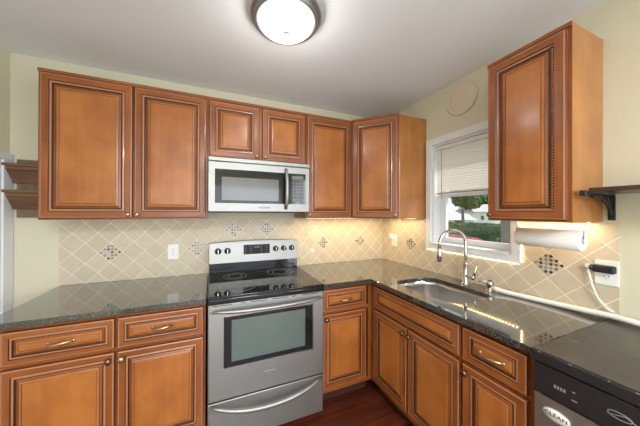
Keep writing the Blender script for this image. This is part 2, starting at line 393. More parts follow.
# ------------------------------------------------------------------ cabinet doors
def profile(w_, h_, k):
    return [  # inset, depth, material of the ring leading here
        (0, 0, None), (0, .015, 'w'), (.003, .0185, 'g'), (.009, .0205, 'r'), (.011, .020, 'w'),
        (.040*k, .020, 'w'), (.0435*k, .0165, 'g'), (.050*k, .0180, 'r'), (.054*k, .0175, 'r'), (.0575*k, .012, 'g'),
        (.062*k, .0115, 'g'), (.072*k, .0165, 'w'), (.0745*k, .0172, 'g'), (.086*k, .0195, 'p'), (.0885*k, .0185, 'g'), (.091*k, .0195, 'p')]
def panel_door(name, parent, x, z, w_, h_, y=0, rz=0, k=1.0, horiz=False, xy=None, label=None, beads=False):
    """x, z: lower-left corner; y: plane of the face frame the door lies on (front is toward -y)"""
    b = MB(); prof = profile(w_, h_, k); rings = []
    for ins, d, mt in prof:
        rings.append([b.bm.verts.new(p) for p in ((ins, -d, ins), (w_-ins, -d, ins), (w_-ins, -d, h_-ins), (ins, -d, h_-ins))])
    for a in range(1, len(rings)):
        mt = prof[a][2]
        for j in range(4):
            side = j % 2 == 1
            mm = {'w': 'wood_v' if side else 'wood_h', 'p': 'wood_p' if side else 'wood_ph', 'g': 'glaze', 'r': 'glaze2'}[mt]
            f = b.bm.faces.new([rings[a-1][j], rings[a-1][(j+1) % 4], rings[a][(j+1) % 4], rings[a][j]]); f.material_index = b.mi(mm)
    f = b.bm.faces.new(rings[-1]); f.material_index = b.mi('wood_ph' if horiz else 'wood_p')
    f = b.bm.faces.new(rings[0]); f.material_index = b.mi('wood_v')
    o = b.build(name, parent, xy if xy else (x, y, z), rz)
    if label: o['label'] = label
    if beads:
        bb = MB(); bb.box(w_-.0555, w_-.0405, -.0165, -.0192, .05, h_-.05, 'glaze')
        n = int((h_-.11*k)/.013)
        for q in range(n):
            zz = .052*k+.0043+q*.013
            bb.tube([(w_-.0515, -.0185, zz-.003), (w_-.043, -.0195, zz+.003)], .0042, 'wood_v', 8)
        bb.build('rope_bead', o)
    return o
def knob(parent, x, y, z, mat='bronze', s=1.0):
    b = MB(); b.lathe([(0, 0), (.008*s, 0), (.0065*s, .003*s), (.005*s, .010*s), (.009*s, .015*s), (.0145*s, .019*s), (.0155*s, .023*s), (.012*s, .028*s), (.006*s, .030*s), (0, .0305*s)], mat, 20, Matrix.Rotation(PI/2, 4, 'X'))
    return b.build('knob', parent, (x, y, z))
def pull(parent, x, z, y=-.02, mat='brass', l=.100):
    b = MB(); P = []; R = []
    for k in range(13):
        u = k/12*2-1; P.append((u*l/2, -(.024*(1-abs(u)**2.6))-.002, .0022*math.sin(u*PI))); R.append(.0042+.0028*(1-abs(abs(u)-.0))*.6)
    b.tube(P, R, mat, 10, flat=1.25)
    for sgn in (-1, 1): b.lathe([(0, 0), (.009, 0), (.008, .003), (.005, .006), (0, .006)], mat, 14, Matrix.Translation((sgn*l/2*.96, 0, 0)) @ Matrix.Rotation(PI/2, 4, 'X'))
    return b.build('handle', parent, (x, y, z))
def carcass(parent, x0, x1, depth, z0, z1, toe=False, top=True, back=True):
    """front of face frame at y=-depth"""
    b = MB(); th = .016; zb = z0+(.11 if toe else 0)
    for xa in (x0, x1-th):
        b.box(xa, xa+th, -.002, -depth+.019, zb, z1, 'wood_side')
    if back: b.box(x0+th, x1-th, -.002, -.008, zb, z1, 'wood_side')
    b.box(x0+th, x1-th, -.008, -depth+.019, zb, zb+th, 'wood_side')
    if top: b.box(x0+th, x1-th, -.008, -depth+.019, z1-th, z1, 'wood_side')
    if toe:
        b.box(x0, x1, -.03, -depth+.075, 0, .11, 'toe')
    b.build('body', parent)
def frame(parent, x0, x1, depth, z0, z1, rails, stiles, lip=False):
    b = MB(); y0, y1 = -depth+.019, -depth
    sw = .03
    for xa, xb in [(x0, x0+sw), (x1-sw, x1)]+[(s_-.02, s_+.02) for s_ in stiles]:
        b.box(xa, xb, y0, y1, z0, z1, 'wood_v')
    for za, zb in [(z0, z0+.03), (z1-.03, z1)]+[(r_-.015, r_+.015) for r_ in rails]:
        b.box(x0, x1, y0+.0005, y1+.0004, za, zb, 'wood_h')
    b.build('face_frame', parent)
    if lip:
        b = MB(); b.box(x0-.002, x1+.002, y1+.002, y1-.010, z1-.018, z1+.002, 'wood_h', .003); b.build('top_trim', parent)

UB, UT, UD = 1.373, 2.252, .291   # wall cabinets: bottom, top, depth of box
DZ0, DH = 1.390, .847
# left double wall cabinet
c = thing('wall_cabinet', (0, 0, 0), label='large double-door cherry wall cabinet at the left end of the row', cat='cabinet'); c.location = (-2.237, 0, UB)
x0, x1 = -2.697+2.237, -1.796+2.237
carcass(c, x0, x1, UD, 0, UT-UB); frame(c, x0, x1, UD, 0, UT-UB, [], [0], True)
d = panel_door('door', c, x0+.012, .009, -.003-(x0+.012), DH, -UD); knob(d, -.003-(x0+.012)-.020, -.0205, .022, 'brass', .8)
d = panel_door('door', c, .006, .009, x1-.010-.006, DH, -UD); knob(d, .020, -.0205, .022, 'brass', .8)
# over-microwave cabinet
c = thing('wall_cabinet', (-1.4165, 0, 1.812), label='short double-door cherry wall cabinet directly above the microwave', cat='cabinet')
x0, x1 = -.3765, .3735; hh = UT-1.812
carcass(c, x0, x1, UD, 0, hh); frame(c, x0, x1, UD, 0, hh, [], [0], True)
d = panel_door('door', c, x0+.010, .012, -.012-x0-.010, hh-.038, -UD); knob(d, -.012-x0-.010-.02, -.0205, .025, 'brass', .8)
d = panel_door('door', c, .012, .012, x1-.010-.012, hh-.038, -UD); knob(d, .02, -.0205, .025, 'brass', .8)
# narrow wall cabinet
c = thing('wall_cabinet', (-.812, 0, UB), label='narrow single-door cherry wall cabinet between microwave and corner cabinet', cat='cabinet')
x0, x1 = -.228, .222
carcass(c, x0, x1, UD, 0, UT-UB); frame(c, x0, x1, UD, 0, UT-UB, [], [], True)
d = panel_door('door', c, x0+.010, .009, x1-x0-.020, DH, -UD); knob(d, .018, -.0205, .022, 'brass', .8)
# corner wall cabinet
c = thing('wall_cabinet', (0, 0, UB), label='angled cherry corner wall cabinet beside the window', cat='cabinet')
hh = UT-UB; A = (-.5835, -.295); B_ = (-.311, -.5675); q2 = math.sqrt(.5)
b = MB(); b.slab([(-.002, -.002), (-.5885, -.002), (-.5885, -.300), (-.316, -.5725-.0), (-.300, -.5835), (-.002, -.5835)], [], 0, hh, lambda u, v, a: (u, v, a), 'wood_side'); b.build('body', c)
ln = .0+math.hypot(.2775, .2775)
b = MB(); b.box(0, ln, -.0185, .0, 0, hh, 'wood_v'); b.build('face_frame', c, (-.5885+.004, -.300-.004, 0), -PI/4)
b = MB(); b.box(-.002, ln+.004, -.03, -.012, hh-.018, hh+.002, 'wood_h', .003); b.build('top_trim', c, (-.5885+.004, -.300-.004, 0), -PI/4)
off = .0185
d = panel_door('door', c, 0, 0, ln-.018, DH, 0, -PI/4, xy=(-.5885+.004+.008*q2-off*q2, -.300-.004-.008*q2-off*q2, .009)); knob(d, ln-.018-.02, -.0205, .022, 'brass', .8)
# right wall cabinet (faces the room from the window wall)
UB, UT = 1.380, 2.266
c = thing('wall_cabinet', (0, -1.4445, UB), -PI/2, label='tall single-door cherry wall cabinet right of the window', cat='cabinet')
x0, x1 = -.176, .1665
carcass(c, x0, x1, UD, 0, UT-UB); frame(c, x0, x1, UD, 0, UT-UB, [], [], True)
d = panel_door('door', c, x0+.008, .009, x1-x0-.020, DH+.006, -UD, beads=True); knob(d, .018, -.0205, .022, 'bronze', .8)
b = MB(); b.box(x1-.001, x1+.001, -.004, -UD, .002, UT-UB-.001, 'wood_side'); o = b.build('side_panel', c); o['label'] = 'lighter honey coloured side panel'

# base cabinets
BD = .595; BT = .8835
def base(loc, rz, x0, x1, label, drawers, doors, split=None, sink=False, knobs=(), filler=()):
    c = thing('base_cabinet', loc, rz, label=label, cat='cabinet')
    carcass(c, x0, x1, BD, 0, BT, True, top=not sink)
    frame(c, x0, x1, BD, .11, BT, [.69], [] if split is None else [split])
    for xa, xb, hd in drawers:
        d = panel_door('false_front' if sink else 'drawer', c, xa, .702, xb-xa, .160, -BD, k=.72, horiz=True)
        if hd: pull(d, (xb-xa)/2, .080)
    for (xa, xb), (side, kz, km) in zip(doors, knobs):
        d = panel_door('door', c, xa, .150, xb-xa, .535, -BD, k=.86)
        knob(d, .022 if side < 0 else xb-xa-.022, -.0205, kz, km)
    return c
base((-2.2525, 0, 0), 0, -.417, .4565, 'wide cherry base cabinet with two drawers left of the range',
     [(-.407, .020, True), (.031, .446, True)], [(-.407, .020), (.031, .446)], .028, knobs=((1, .50, 'bronze'), (-1, .50, 'brass')))  # second door's knob in lighter brass: a reflection put into its colour
base((-.82, 0, 0), 0, -.217, .2245, 'narrow cherry base cabinet with drawer between range and inside corner',
     [(-.205, .165, True)], [(-.205, .165)], knobs=((-1, .505, 'bronze'),))
base((0, -.9775, 0), -PI/2, -.3795, .359, 'cherry sink base cabinet with double doors and blank false front', [(-.332, .352, False)], [(-.332, .004), (.012, .352)], .008, True,
     knobs=((1, .50, 'bronze'), (-1, .50, 'bronze')))
base((0, -1.4815, 0), -PI/2, -.144, .1445, 'narrow cherry base cabinet between sink base and dishwasher', [(-.138, .124, True)], [(-.138, .124)], knobs=((-1, .50, 'bronze'),))

# ------------------------------------------------------------------ countertops and sink
mpZ = lambda u, v, a: (u, v, a)
def bevel_top(o, w_=.004):
    m_ = o.modifiers.new('edge', 'BEVEL'); m_.width = w_; m_.segments = 2; m_.limit_method = 'ANGLE'
b = MB(); b.slab([(-2.731, -.001), (-1.7895, -.001), (-1.7895, -.638), (-2.731, -.638)], [], .8845, .914, mpZ, 'granite')
o = b.build('countertop'); bevel_top(o); tag(o, 'dark speckled granite countertop left of the range', 'countertop')
SX0, SX1, SY0, SY1 = -.535, -.155, -1.235, -.750
hole = rrect(SX0, SX1, SY0, SY1, .095)
b = MB(); b.slab([(-1.0395, -.001), (-.001, -.001), (-.001, -1.628), (-.638, -1.628), (-.638, -.638), (-1.0395, -.638)], [hole], .8845, .914, mpZ, 'granite')
o = b.build('countertop'); bevel_top(o, .003); tag(o, 'L-shaped dark granite countertop around the sink, right of the range', 'countertop')
s = thing('sink', (-.345, -.9925, .70), label='stainless steel undermount sink in the granite below the window', cat='sink')
b = MB(); i = b.mi('steel_b'); rings = []
for off_, z_ in ((.012, .183), (-.002, .1835), (-.002, .16), (-.006, .05), (-.02, .018), (-.05, .006), (-.09, .003)):
    rings.append([b.bm.verts.new((p[0]+.345, p[1]+.9925, z_)) for p in rrect(SX0-off_, SX1+off_, SY0-off_, SY1+off_, max(.02, .095+off_))])
for a in range(len(rings)-1):
    n = len(rings[a])
    for j in range(n):
        f = b.bm.faces.new([rings[a][j], rings[a][(j+1) % n], rings[a+1][(j+1) % n], rings[a+1][j]]); f.smooth = True
f = b.bm.faces.new(rings[-1]); f.smooth = True
o = b.build('basin', s)
b = MB(); b.lathe([(0, .0045), (.03, .0045), (.034, .008), (.044, .0075), (.045, .0045)], 'chrome', 28); b.lathe([(0, .0055), (.022, .0055), (.022, .007), (0, .007)], 'black', 20)
b.build('drain', s)

# faucet
f_ = thing('faucet', (-.084, -.995, .914), label='brushed nickel gooseneck pull-down faucet behind the sink', cat='faucet')
b = MB(); b.lathe([(0, 0), (.027, 0), (.027, .004), (.022, .008), (.0185, .012), (.0185, .085), (.0165, .095), (.0155, .14), (.017, .145), (.017, .152), (.0125, .157), (0, .157)], 'chrome', 28); b.build('body', f_)
dirv = Vector((-.93, .36, 0)).normalized(); R_ = .093; top = .29
P = [Vector((0, 0, .15)), Vector((0, 0, .22))]
for k in range(17):
    a = PI*k/16*1.0; P.append(dirv*(R_-R_*math.cos(a))+Vector((0, 0, top+R_*math.sin(a))))
P.append(dirv*(2*R_+.002)+Vector((0, 0, top-.03)))
b = MB(); b.tube(P, .0115, 'chrome', 14); b.build('spout', f_)
e = P[-1]; b = MB(); b.tube([e, e+Vector((0, 0, -.012)), e+Vector((0, 0, -.05)), e+dirv*.002+Vector((0, 0, -.095))], [.013, .016, .0175, .0155], 'chrome', 18)
b.tube([e+dirv*.002+Vector((0, 0, -.095)), e+dirv*.002+Vector((0, 0, -.099))], .012, 'black', 18); b.build('spray_head', f_)
b = MB(); b.tube([(0, -.012, .062), (-.004, -.062, .060), (-.004, -.066, .060)], [.0165, .0165, .012], 'chrome', 16); b.tube([(-.004, -.056, .066), (-.006, -.066, .090), (-.002, -.078, .148)], [.009, .0075, .0055], 'chrome', 12); b.build('handle', f_)
# small diverter/soap pump beside the faucet
t = thing('soap_dispenser', (-.075, -1.150, .914), label='short chrome countertop dispenser with side nozzle, right of the faucet', cat='dispenser')
b = MB(); b.lathe([(0, 0), (.021, 0), (.021, .004), (.012, .008), (.0145, .030), (.021, .034), (.021, .056), (.014, .062), (0, .062)], 'chrome', 24); b.build('body', t)
b = MB(); b.tube([(0, .012, .048), (-.012, .045, .052), (-.016, .060, .047)], [.008, .006, .005], 'chrome', 12); b.build('nozzle', t)
b = MB(); b.lathe([(0, .062), (.010, .062), (.010, .068), (0, .068)], 'black', 16); b.build('cap', t)
# hose
def smooth(pts, n=8):
    pts = [Vector(p) for p in pts]; out = []
    for i in range(len(pts)-1):
        p0 = pts[max(i-1, 0)]; p1 = pts[i]; p2 = pts[i+1]; p3 = pts[min(i+2, len(pts)-1)]
        for k in range(n):
            t_ = k/n; out.append(.5*((2*p1)+(-p0+p2)*t_+(2*p0-5*p1+4*p2-p3)*t_**2+(-p0+3*p1-3*p2+p3)*t_**3))
    return out+[pts[-1]]
t = thing('dishwasher_hose', (-.04, -1.45, .914), label='long white hose lying along the wall from sink to dishwasher', cat='hose')
T0 = Vector((-.04, -1.45, .914))
P = smooth([Vector(p)-T0 for p in ((-.075, -1.195, .935), (-.06, -1.25, .929), (-.045, -1.34, .929), (-.034, -1.45, .931), (-.032, -1.56, .937), (-.034, -1.66, .9445), (-.04, -1.76, .941), (-.06, -1.95, .9375), (-.07, -2.15, .9375))])
b = MB(); b.tube(P, .0135, 'hose', 14); b.build('hose_sleeve', t)
b = MB(); b.tube([(-.033, .300, .022), (-.035, .262, .021), (-.034, .25, .0205)], [.010, .015, .0155], 'hose', 14); b.build('hose_connector', t)

# ------------------------------------------------------------------ range
r = thing('range', (-1.4135, 0, 0), label='stainless steel electric range with black glass cooktop', cat='range')
HW = .3700
b = MB(); b.box(-HW, HW, -.012, -.630, .03, .905, 'black'); b.box(-HW+.03, HW-.03, -.05, -.60, 0, .03, 'blackmatte'); b.build('body', r)
b = MB(); b.box(-HW-.001, HW+.001, -.095, -.668, .9055, .928, 'blackglass', .006, 3)
b.box(-HW-.001, HW+.001, -.632, -.672, .882, .916, 'blackglass', .010, 3); b.build('cooktop', r)
b = MB(); b.box(-HW-.0015, -HW+.003, -.10, -.655, .9275, .9295, 'steel', .0008); b.build('side_trim', r)
b = MB(); b.box(HW-.003, HW+.0015, -.10, -.655, .9275, .9295, 'steel', .0008); b.build('side_trim', r)
for bx, by, br in ((-.185, -.235, .085), (.175, -.225, .105), (-.185, -.50, .115), (.185, -.49, .085)):
    b = MB()
    for rr in (br, br*.62):
        b.lathe([(rr-.0012, .0002), (rr-.0012, .0006), (rr+.0012, .0006), (rr+.0012, .0002)], 'ring', 48)
    b.build('burner_ring', r, (bx, by, .9279))
# backguard: black glass lower band, steel control panel with arched top
b = MB(); b.box(-HW, HW, -.012, -.094, .905, 1.012, 'blackglass', .004); b.box(-HW+.002, HW-.002, -.094, -.101, .9285, .962, 'blackglass', .003); b.build('backguard', r)
b = MB(); arc = [(-HW-.001, 1.006), (HW+.001, 1.006)]
for k in range(13):
    u = HW+.001-(2*HW+.002)*k/12; arc.append((u, 1.166+.014*(1-(u/HW)**2)))
b.slab(arc, [], -.0130, -.080, lambda u, v, a: (u, a-(.018 if (v < 1.1 and a < -.05) else 0), v), 'steel'); o = b.build('control_panel', r)
bevel_top(o, .006)
tilt = math.atan2(.018, .16)
def onpanel(z): return -.098+.018*(z-1.006)/.165
cp = o
for kx in (-.305, -.233, .172, .246, .320):
    z = 1.102; y = -.0885+ .0005
    b = MB(); b.lathe([(.027, 0), (.027, .002), (.0, .002)], 'grey', 28, Matrix.Rotation(PI/2, 4, 'X'))
    b.lathe([(.0225, 0), (.0225, .012), (.019, .020), (0, .021)], 'black', 28, Matrix.Rotation(PI/2, 4, 'X'))
    b.box(-.004, .004, -.021, -.029, -.018, .018, 'chrome', .002); b.build('knob', cp, (kx, -.0875, z))
b = MB(); b.box(-.105, .118, -.0865, -.0925, 1.066, 1.146, 'display', .002); o = b.build('display', cp)
for i in (0, 1, 3, 4):
    for j in range(4):
        b = MB(); b.box(-.090+.045*i-.006, -.090+.045*i+.006, -.0926, -.0930, 1.075+.018*j, 1.079+.018*j, 'grey'); b.build('button', o)
text('clock_digits', '12:00', .022, o, (.004, -.0932, 1.125), (PI/2, 0, 0), 'ring')
# oven door
b = MB(); b.box(-HW+.002, HW-.002, -.632, -.662, .312, .879, 'steel', .005); dr = b.build('oven_door', r)
b = MB(); b.slab([(-.282, .500), (.285, .500), (.285, .800), (-.282, .800)], [[(-.238, .530), (.232, .530), (.232, .778), (-.238, .778)]], -.6622, -.6650, lambda u, v, a: (u, a, v), 'blackglass'); b.build('window_border', dr)
b = MB(); b.box(-.2385, .2325, -.6622, -.6640, .5295, .7785, 'ovenglass'); b.build('window_glass', dr)
b = MB(); b.slab([(-.290, .492), (.293, .492), (.293, .808), (-.290, .808)], [[(-.282, .500), (.285, .500), (.285, .800), (-.282, .800)]], -.6622, -.6632, lambda u, v, a: (u, a, v), 'chrome'); b.build('window_trim', dr)
for xa, xb in ((-.345, -.235), (-.185, -.155), (-.130, -.02), (.005, .115), (.140, .165), (.215, .325)):
    b = MB(); b.box(xa, xb, -.6618, -.6626, .869, .8738, 'blackmatte'); b.build('vent_slot', dr)
P = []
for k in range(17):
    u = k/16*2-1; P.append((u*.345, -.672-.030*(1-abs(u)**3.2), .842-.008*(1-u*u)))
b = MB(); b.tube(P, [.008+.004*(1-abs(k/16*2-1)**3) for k in range(17)], 'steel', 14)
for u in (-1, 1): b.box(u*.345-.012, u*.345+.012, -.660, -.676, .832, .852, 'steel', .003)
b.build('handle', dr)
b = MB(); b.box(-.043, .041, -.6622, -.6665, .383, .425, 'steel', .002); bd = b.build('badge', dr)
text('badge_lettering', 'FRIGIDAIRE', .0125, bd, (-.001, -.6668, .404), (PI/2, 0, 0), 'steel2')
# drawer
b = MB(); b.box(-HW+.002, HW-.002, -.630, -.660, .048, .303, 'steel', .005); dw = b.build('drawer', r)
P = []
for k in range(21):
    u = k/20*2-1; P.append((u*.352, -.668-.042*(1-abs(u)**3), .290-.052*(1-u*u)))
b = MB(); b.tube(P, [.007+.007*(1-abs(k/20*2-1)**2.5) for k in range(21)], 'steel', 14)
b.build('handle', dw)

# ------------------------------------------------------------------ microwave
mw = thing('microwave', (-1.4165, 0, 1.424), label='stainless over-the-range microwave with black window and keypad', cat='microwave')
W = .3745; MH = .383
b = MB(); b.box(-W+.002, W-.002, -.011, -.352, .0, MH, 'black'); b.box(-W+.002, W-.002, -.02, -.37, -.006, .0, 'blackmatte'); b.build('body', mw)
b = MB(); b.box(-W, W, -.340, -.392, MH-.030, MH, 'steel', .004)
for k in range(30): b.box(-W+.02+k*.024, -W+.036+k*.024, -.3915, -.3925, MH-.020, MH-.017, 'steel2')
b.build('vent_grille', mw)
b = MB(); b.box(-W, W, -.3525, -.389, .0, MH-.031, 'steel', .005); md = b.build('door', mw)
b = MB(); b.slab([(-.330, .062), (.340, .062), (.340, .300), (-.330, .300)], [], -.3892, -.3905, lambda u, v, a: (u, a, v), 'blackglass'); b.build('window_border', md)
b = MB(); b.box(-.285, .120, -.3907, -.3917, .082, .245, 'micglass'); o = b.build('window_glass', md); o['label'] = 'greyer see-through window mesh'
P = []
for k in range(13):
    u = k/12*2-1; P.append((.178, -.392-.034*(1-abs(u)**3), .178+u*.152))
b = MB(); b.tube(P, [.011+.004*(1-abs(k/12*2-1)**2) for k in range(13)], 'steel', 14, upv=(1, 0, 0)); b.build('handle', md)
b = MB(); b.box(.225, .322, -.3906, -.3908, .082, .285, 'black'); kp = b.build('keypad', md)
for i in range(4):
    for j in range(5):
        b = MB(); b.box(.235+i*.024, .243+i*.024, -.3908, -.3911, .127+j*.024, .132+j*.024, 'grey'); b.build('button', kp)
b = MB(); b.box(.228, .318, -.3908, -.3911, .255, .282, 'ovenglass'); b.build('display', kp)
for i in range(3):
    b = MB(); b.box(.238+i*.032, .252+i*.032, -.3908, -.3911, .088, .100, 'grey'); b.build('button', kp)
text('brand_lettering', 'FRIGIDAIRE', .017, md, (.015, -.3892, .032), (PI/2, 0, 0), 'blackmatte')

# ------------------------------------------------------------------ dishwasher
dwh = thing('dishwasher', (0, -1.935, 0), -PI/2, label='portable dishwasher with scuffed black top at the right edge', cat='dishwasher')
m_, N, L, bb = nodes('worn_black_laminate'); tc = N.new('ShaderNodeTexCoord'); nz = N.new('ShaderNodeTexNoise'); nz.inputs['Scale'].default_value = 7; nz.inputs['Detail'].default_value = 8
L.new(tc.outputs['Object'], nz.inputs['Vector']); mr = N.new('ShaderNodeMapRange'); mr.inputs['From Min'].default_value = .35; mr.inputs['From Max'].default_value = .7; mr.inputs['To Min'].default_value = .26; mr.inputs['To Max'].default_value = .42
L.new(nz.outputs['Fac'], mr.inputs['Value']); L.new(mr.outputs[0], bb.inputs['Roughness'])
bb.inputs['Base Color'].default_value = (.035, .032, .029, 1); bb.inputs['IOR'].default_value = 1.7
M['laminate'] = m_
b = MB(); b.box(-.296, .296, -.03, -.60, .06, .875, 'steel2'); b.box(-.28, .28, -.06, -.56, .03, .06, 'blackmatte')
b.build('body', dwh)
for cx_ in (-.24, .24):
    for cy_ in (-.1, -.5):
        b = MB(); b.tube([(cx_-.012, cy_, .0245), (cx_+.012, cy_, .0245)], .024, 'blackmatte', 18); b.build('caster', dwh)
b = MB(); b.box(-.303, .303, -.008, -.655, .879, .920, 'black', .006, 3); b.box(-.297, .297, -.014, -.647, .920, .9215, 'laminate'); o = b.build('top', dwh); o['label'] = 'scuffed dark laminate top with worn edge'
rnd = random.Random(3)
for k in range(7):
    xx = -.27+k*.075+rnd.uniform(-.02, .02); l_ = rnd.uniform(.004, .012)
    b = MB(); b.box(xx, xx+l_, -.6535, -.6545, .9165, .919, 'grey'); b.build('chipped_spot', o)
b = MB(); b.box(-.298, .298, -.601, -.645, .766, .8745, 'black', .006); pn = b.build('control_panel', dwh)
b = MB(); b.box(-.298, .298, -.601, -.640, .10, .7635, 'steel2', .004); o = b.build('door', dwh)
b = MB(); b.box(-.298, .298, -.639, -.6425, .7605, .7645, 'chrome'); b.build('door_trim', o)
for k in range(4):
    b = MB(); b.box(-.240+k*.008, -.2345+k*.008, -.6451, -.6456, .810, .821, 'grey'); b.build('indicator_light', pn)
for k, (xx, zz) in enumerate(((-.194, .824), (-.196, .797))):
    b = MB(); b.box(xx, xx+.007+.006*k, -.6451, -.6456, zz, zz+.004, 'grey'); b.build('button', pn)
b = MB()   # looping maker's mark on the panel
P = [(.018*math.cos(a)*1.3+.0, 0, .010*math.sin(a)) for a in [k/24*2*PI for k in range(25)]]
b.tube([(x_, -.6455, z_+.832) for x_, _, z_ in P], .0014, 'grey', 6); b.tube([(-.026, -.6455, .824), (.01, -.6455, .838), (.05, -.6455, .820)], .0014, 'grey', 6)
b.build('maker_mark', pn, (-.095, 0, -.008))
b = MB(); b.box(-.10, -.02, -.6451, -.6455, .776, .779, 'grey'); b.build('print_line', pn)
mg = thing('dishwasher_magnet', (-.6432, -1.700, .712), -PI/2, label='white oval CLEAN magnet on the dishwasher door', cat='magnet')
b = MB(); b.lathe([(0, 0), (.036, 0), (.036, .002), (.0, .002)], 'plastic', 40, Matrix.Scale(.58, 4, (0, 0, 1)) @ Matrix.Rotation(PI/2, 4, 'X')); b.build('oval_plate', mg)
b = MB(); b.lathe([(.0335, .0021), (.0335, .0025), (.0345, .0025), (.0345, .0021)], 'grey', 40, Matrix.Scale(.58, 4, (0, 0, 1)) @ Matrix.Rotation(PI/2, 4, 'X')); b.build('printed_rim', mg)
text('lettering', 'CLEAN', .0195, mg, (0, -.0026, 0), (PI/2, 0, 0), 'blackmatte')

# ------------------------------------------------------------------ ceiling light
t = thing('ceiling_light', (-1.411, -.970, CEIL), label='round flush ceiling light with pewter rim and frosted dome', cat='light')
b = MB(); b.lathe([(.0, 0), (.165, 0), (.172, -.012), (.188, -.020), (.192, -.032), (.184, -.040), (.170, -.046), (.172, -.056), (.163, -.062), (.155, -.056), (.150, -.03), (.0, -.028)], 'pewter', 56); b.build('rim', t)
b = MB(); b.lathe([(.154, -.052), (.150, -.062), (.135, -.078), (.108, -.092), (.072, -.103), (.035, -.109), (0, -.111)], 'dome', 56); b.build('dome', t)
b = MB(); b.lathe([(0, -.108), (.012, -.110), (.017, -.113), (.017, -.118), (.010, -.123), (0, -.125)], 'finial', 24); b.build('finial', t)
t.scale = (.95, .95, .95)
l = lamp('ceiling_light_glow', 'POINT', (-1.411, -.970, CEIL-.21), 2.5, (1, .96, .9), shadow_soft_size=.06)

# ------------------------------------------------------------------ LED strips under the wall cabinets
def led(name, p0, p1, label, energy, mat='led', rot=None, emit_lamp=True, wl=.008):
    p0, p1 = Vector(p0), Vector(p1); mid = (p0+p1)/2; d = p1-p0; ang = math.atan2(d.y, d.x); n = max(4, int(d.length/.02))
    t = thing(name, mid, ang, label=label, cat='light strip', group=None)
    b = MB(); b.box(-d.length/2, d.length/2, -.005, .005, -.002, .0, 'plastic'); b.build('tape', t)
    b = MB()
    for k in range(n):
        x_ = -d.length/2+(k+.5)*d.length/n; b.box(x_-.0035, x_+.0035, -.003, .003, -.0045, -.0020, mat)
    b.build('diodes', t)
    if energy: lamp(name+'_glow', 'AREA', (mid.x, mid.y, mid.z-.006), energy, (1, .72, .38), (0, 0, ang), shape='RECTANGLE', size=d.length, size_y=.01)
    return t
UB = 1.373
led('led_strip', (-.98, -.17, UB-.0005), (-.16, -.17, UB-.0005), 'warm LED strip under the narrow and corner wall cabinets', 2.1)
led('led_strip', (-.10, -.20, UB-.0005), (-.10, -.56, UB-.0005), 'warm LED strip under the corner cabinet on the window wall', .6)
UB = 1.380
led('led_strip', (-.045, -1.30, UB-.0005), (-.045, -1.59, UB-.0005), 'warm LED strip under the right-hand wall cabinet', .5)
# strip that edges the window casing underneath
t = thing('led_strip', (-.012, -.94, 1.1135), -PI/2, label='warm LED strip along the underside of the window casing', cat='light strip')
b = MB(); b.box(-.34, .34, -.006, .004, -.002, .0, 'plastic'); b.build('tape', t)
b = MB()
for k in range(34): b.box(-.335+k*.02, -.328+k*.02, -.004, .002, -.0045, -.002, 'led2')
b.build('diodes', t)
t = thing('led_strip', (-.012, -1.2875, 1.24), 0, label='warm LED strip up the right side of the window casing', cat='light strip')
b = MB(); b.box(-.006, .004, -.002, 0, -.12, .13, 'plastic'); b.build('tape', t)
b = MB()
for k in range(12): b.box(-.004, .002, -.0045, -.002, -.115+k*.02, -.108+k*.02, 'led2')
b.build('diodes', t)

# ------------------------------------------------------------------ blind
t = thing('window_blind', (.03, -.9425, 1.58), label='white mini blind half raised in the kitchen window', cat='blind')
b = MB(); b.box(-.018, .018, -.278, .278, .372, .403, 'white', .003); b.build('headrail', t)
b = MB()
for k in range(18):
    z = .362-k*.0195
    P = []
    for q in range(5):
        u = q/4*2-1; th = math.radians(-64)
        xx, zz = u*.0125, .0036*(1-u*u)
        P.append((-xx*math.cos(th)*-1+zz*math.sin(th), z-xx*math.sin(th)*-1*-1+zz*math.cos(th)))
    for q in range(4):
        f = b.quad([(P[q][0], -.276, P[q][1]), (P[q+1][0], -.276, P[q+1][1]), (P[q+1][0], .276, P[q+1][1]), (P[q][0], .276, P[q][1])], 'blind')
b.build('slats', t)
b = MB()
for k in range(5): b.box(-.0125, .0125, -.276, .276, .002+k*.0022, .0028+k*.0022, 'steel2' if k % 2 else 'blind')  # every other slat darkened to paint the shade inside the stack
b.build('stacked_slats', t)
b = MB(); mt = Matrix.Translation((0, 0, -.012)) @ Matrix.Rotation(math.radians(-2.3), 4, 'X'); b.box(-.013, .013, -.276, .276, -.006, .004, 'white', mtx=mt); b.build('bottom_rail', t)
b = MB(); b.tube([(-.024, .215, .385), (-.025, .214, .10), (-.024, .213, -.03)], .0022, 'grey', 8); b.build('tilt_wand', t)
b = MB()
for yy in (-.2, 0, .2): b.tube([(-.0135, yy, .37), (-.0135, yy, -.01)], .0006, 'plastic', 5)
b.build('ladder_cord', t)

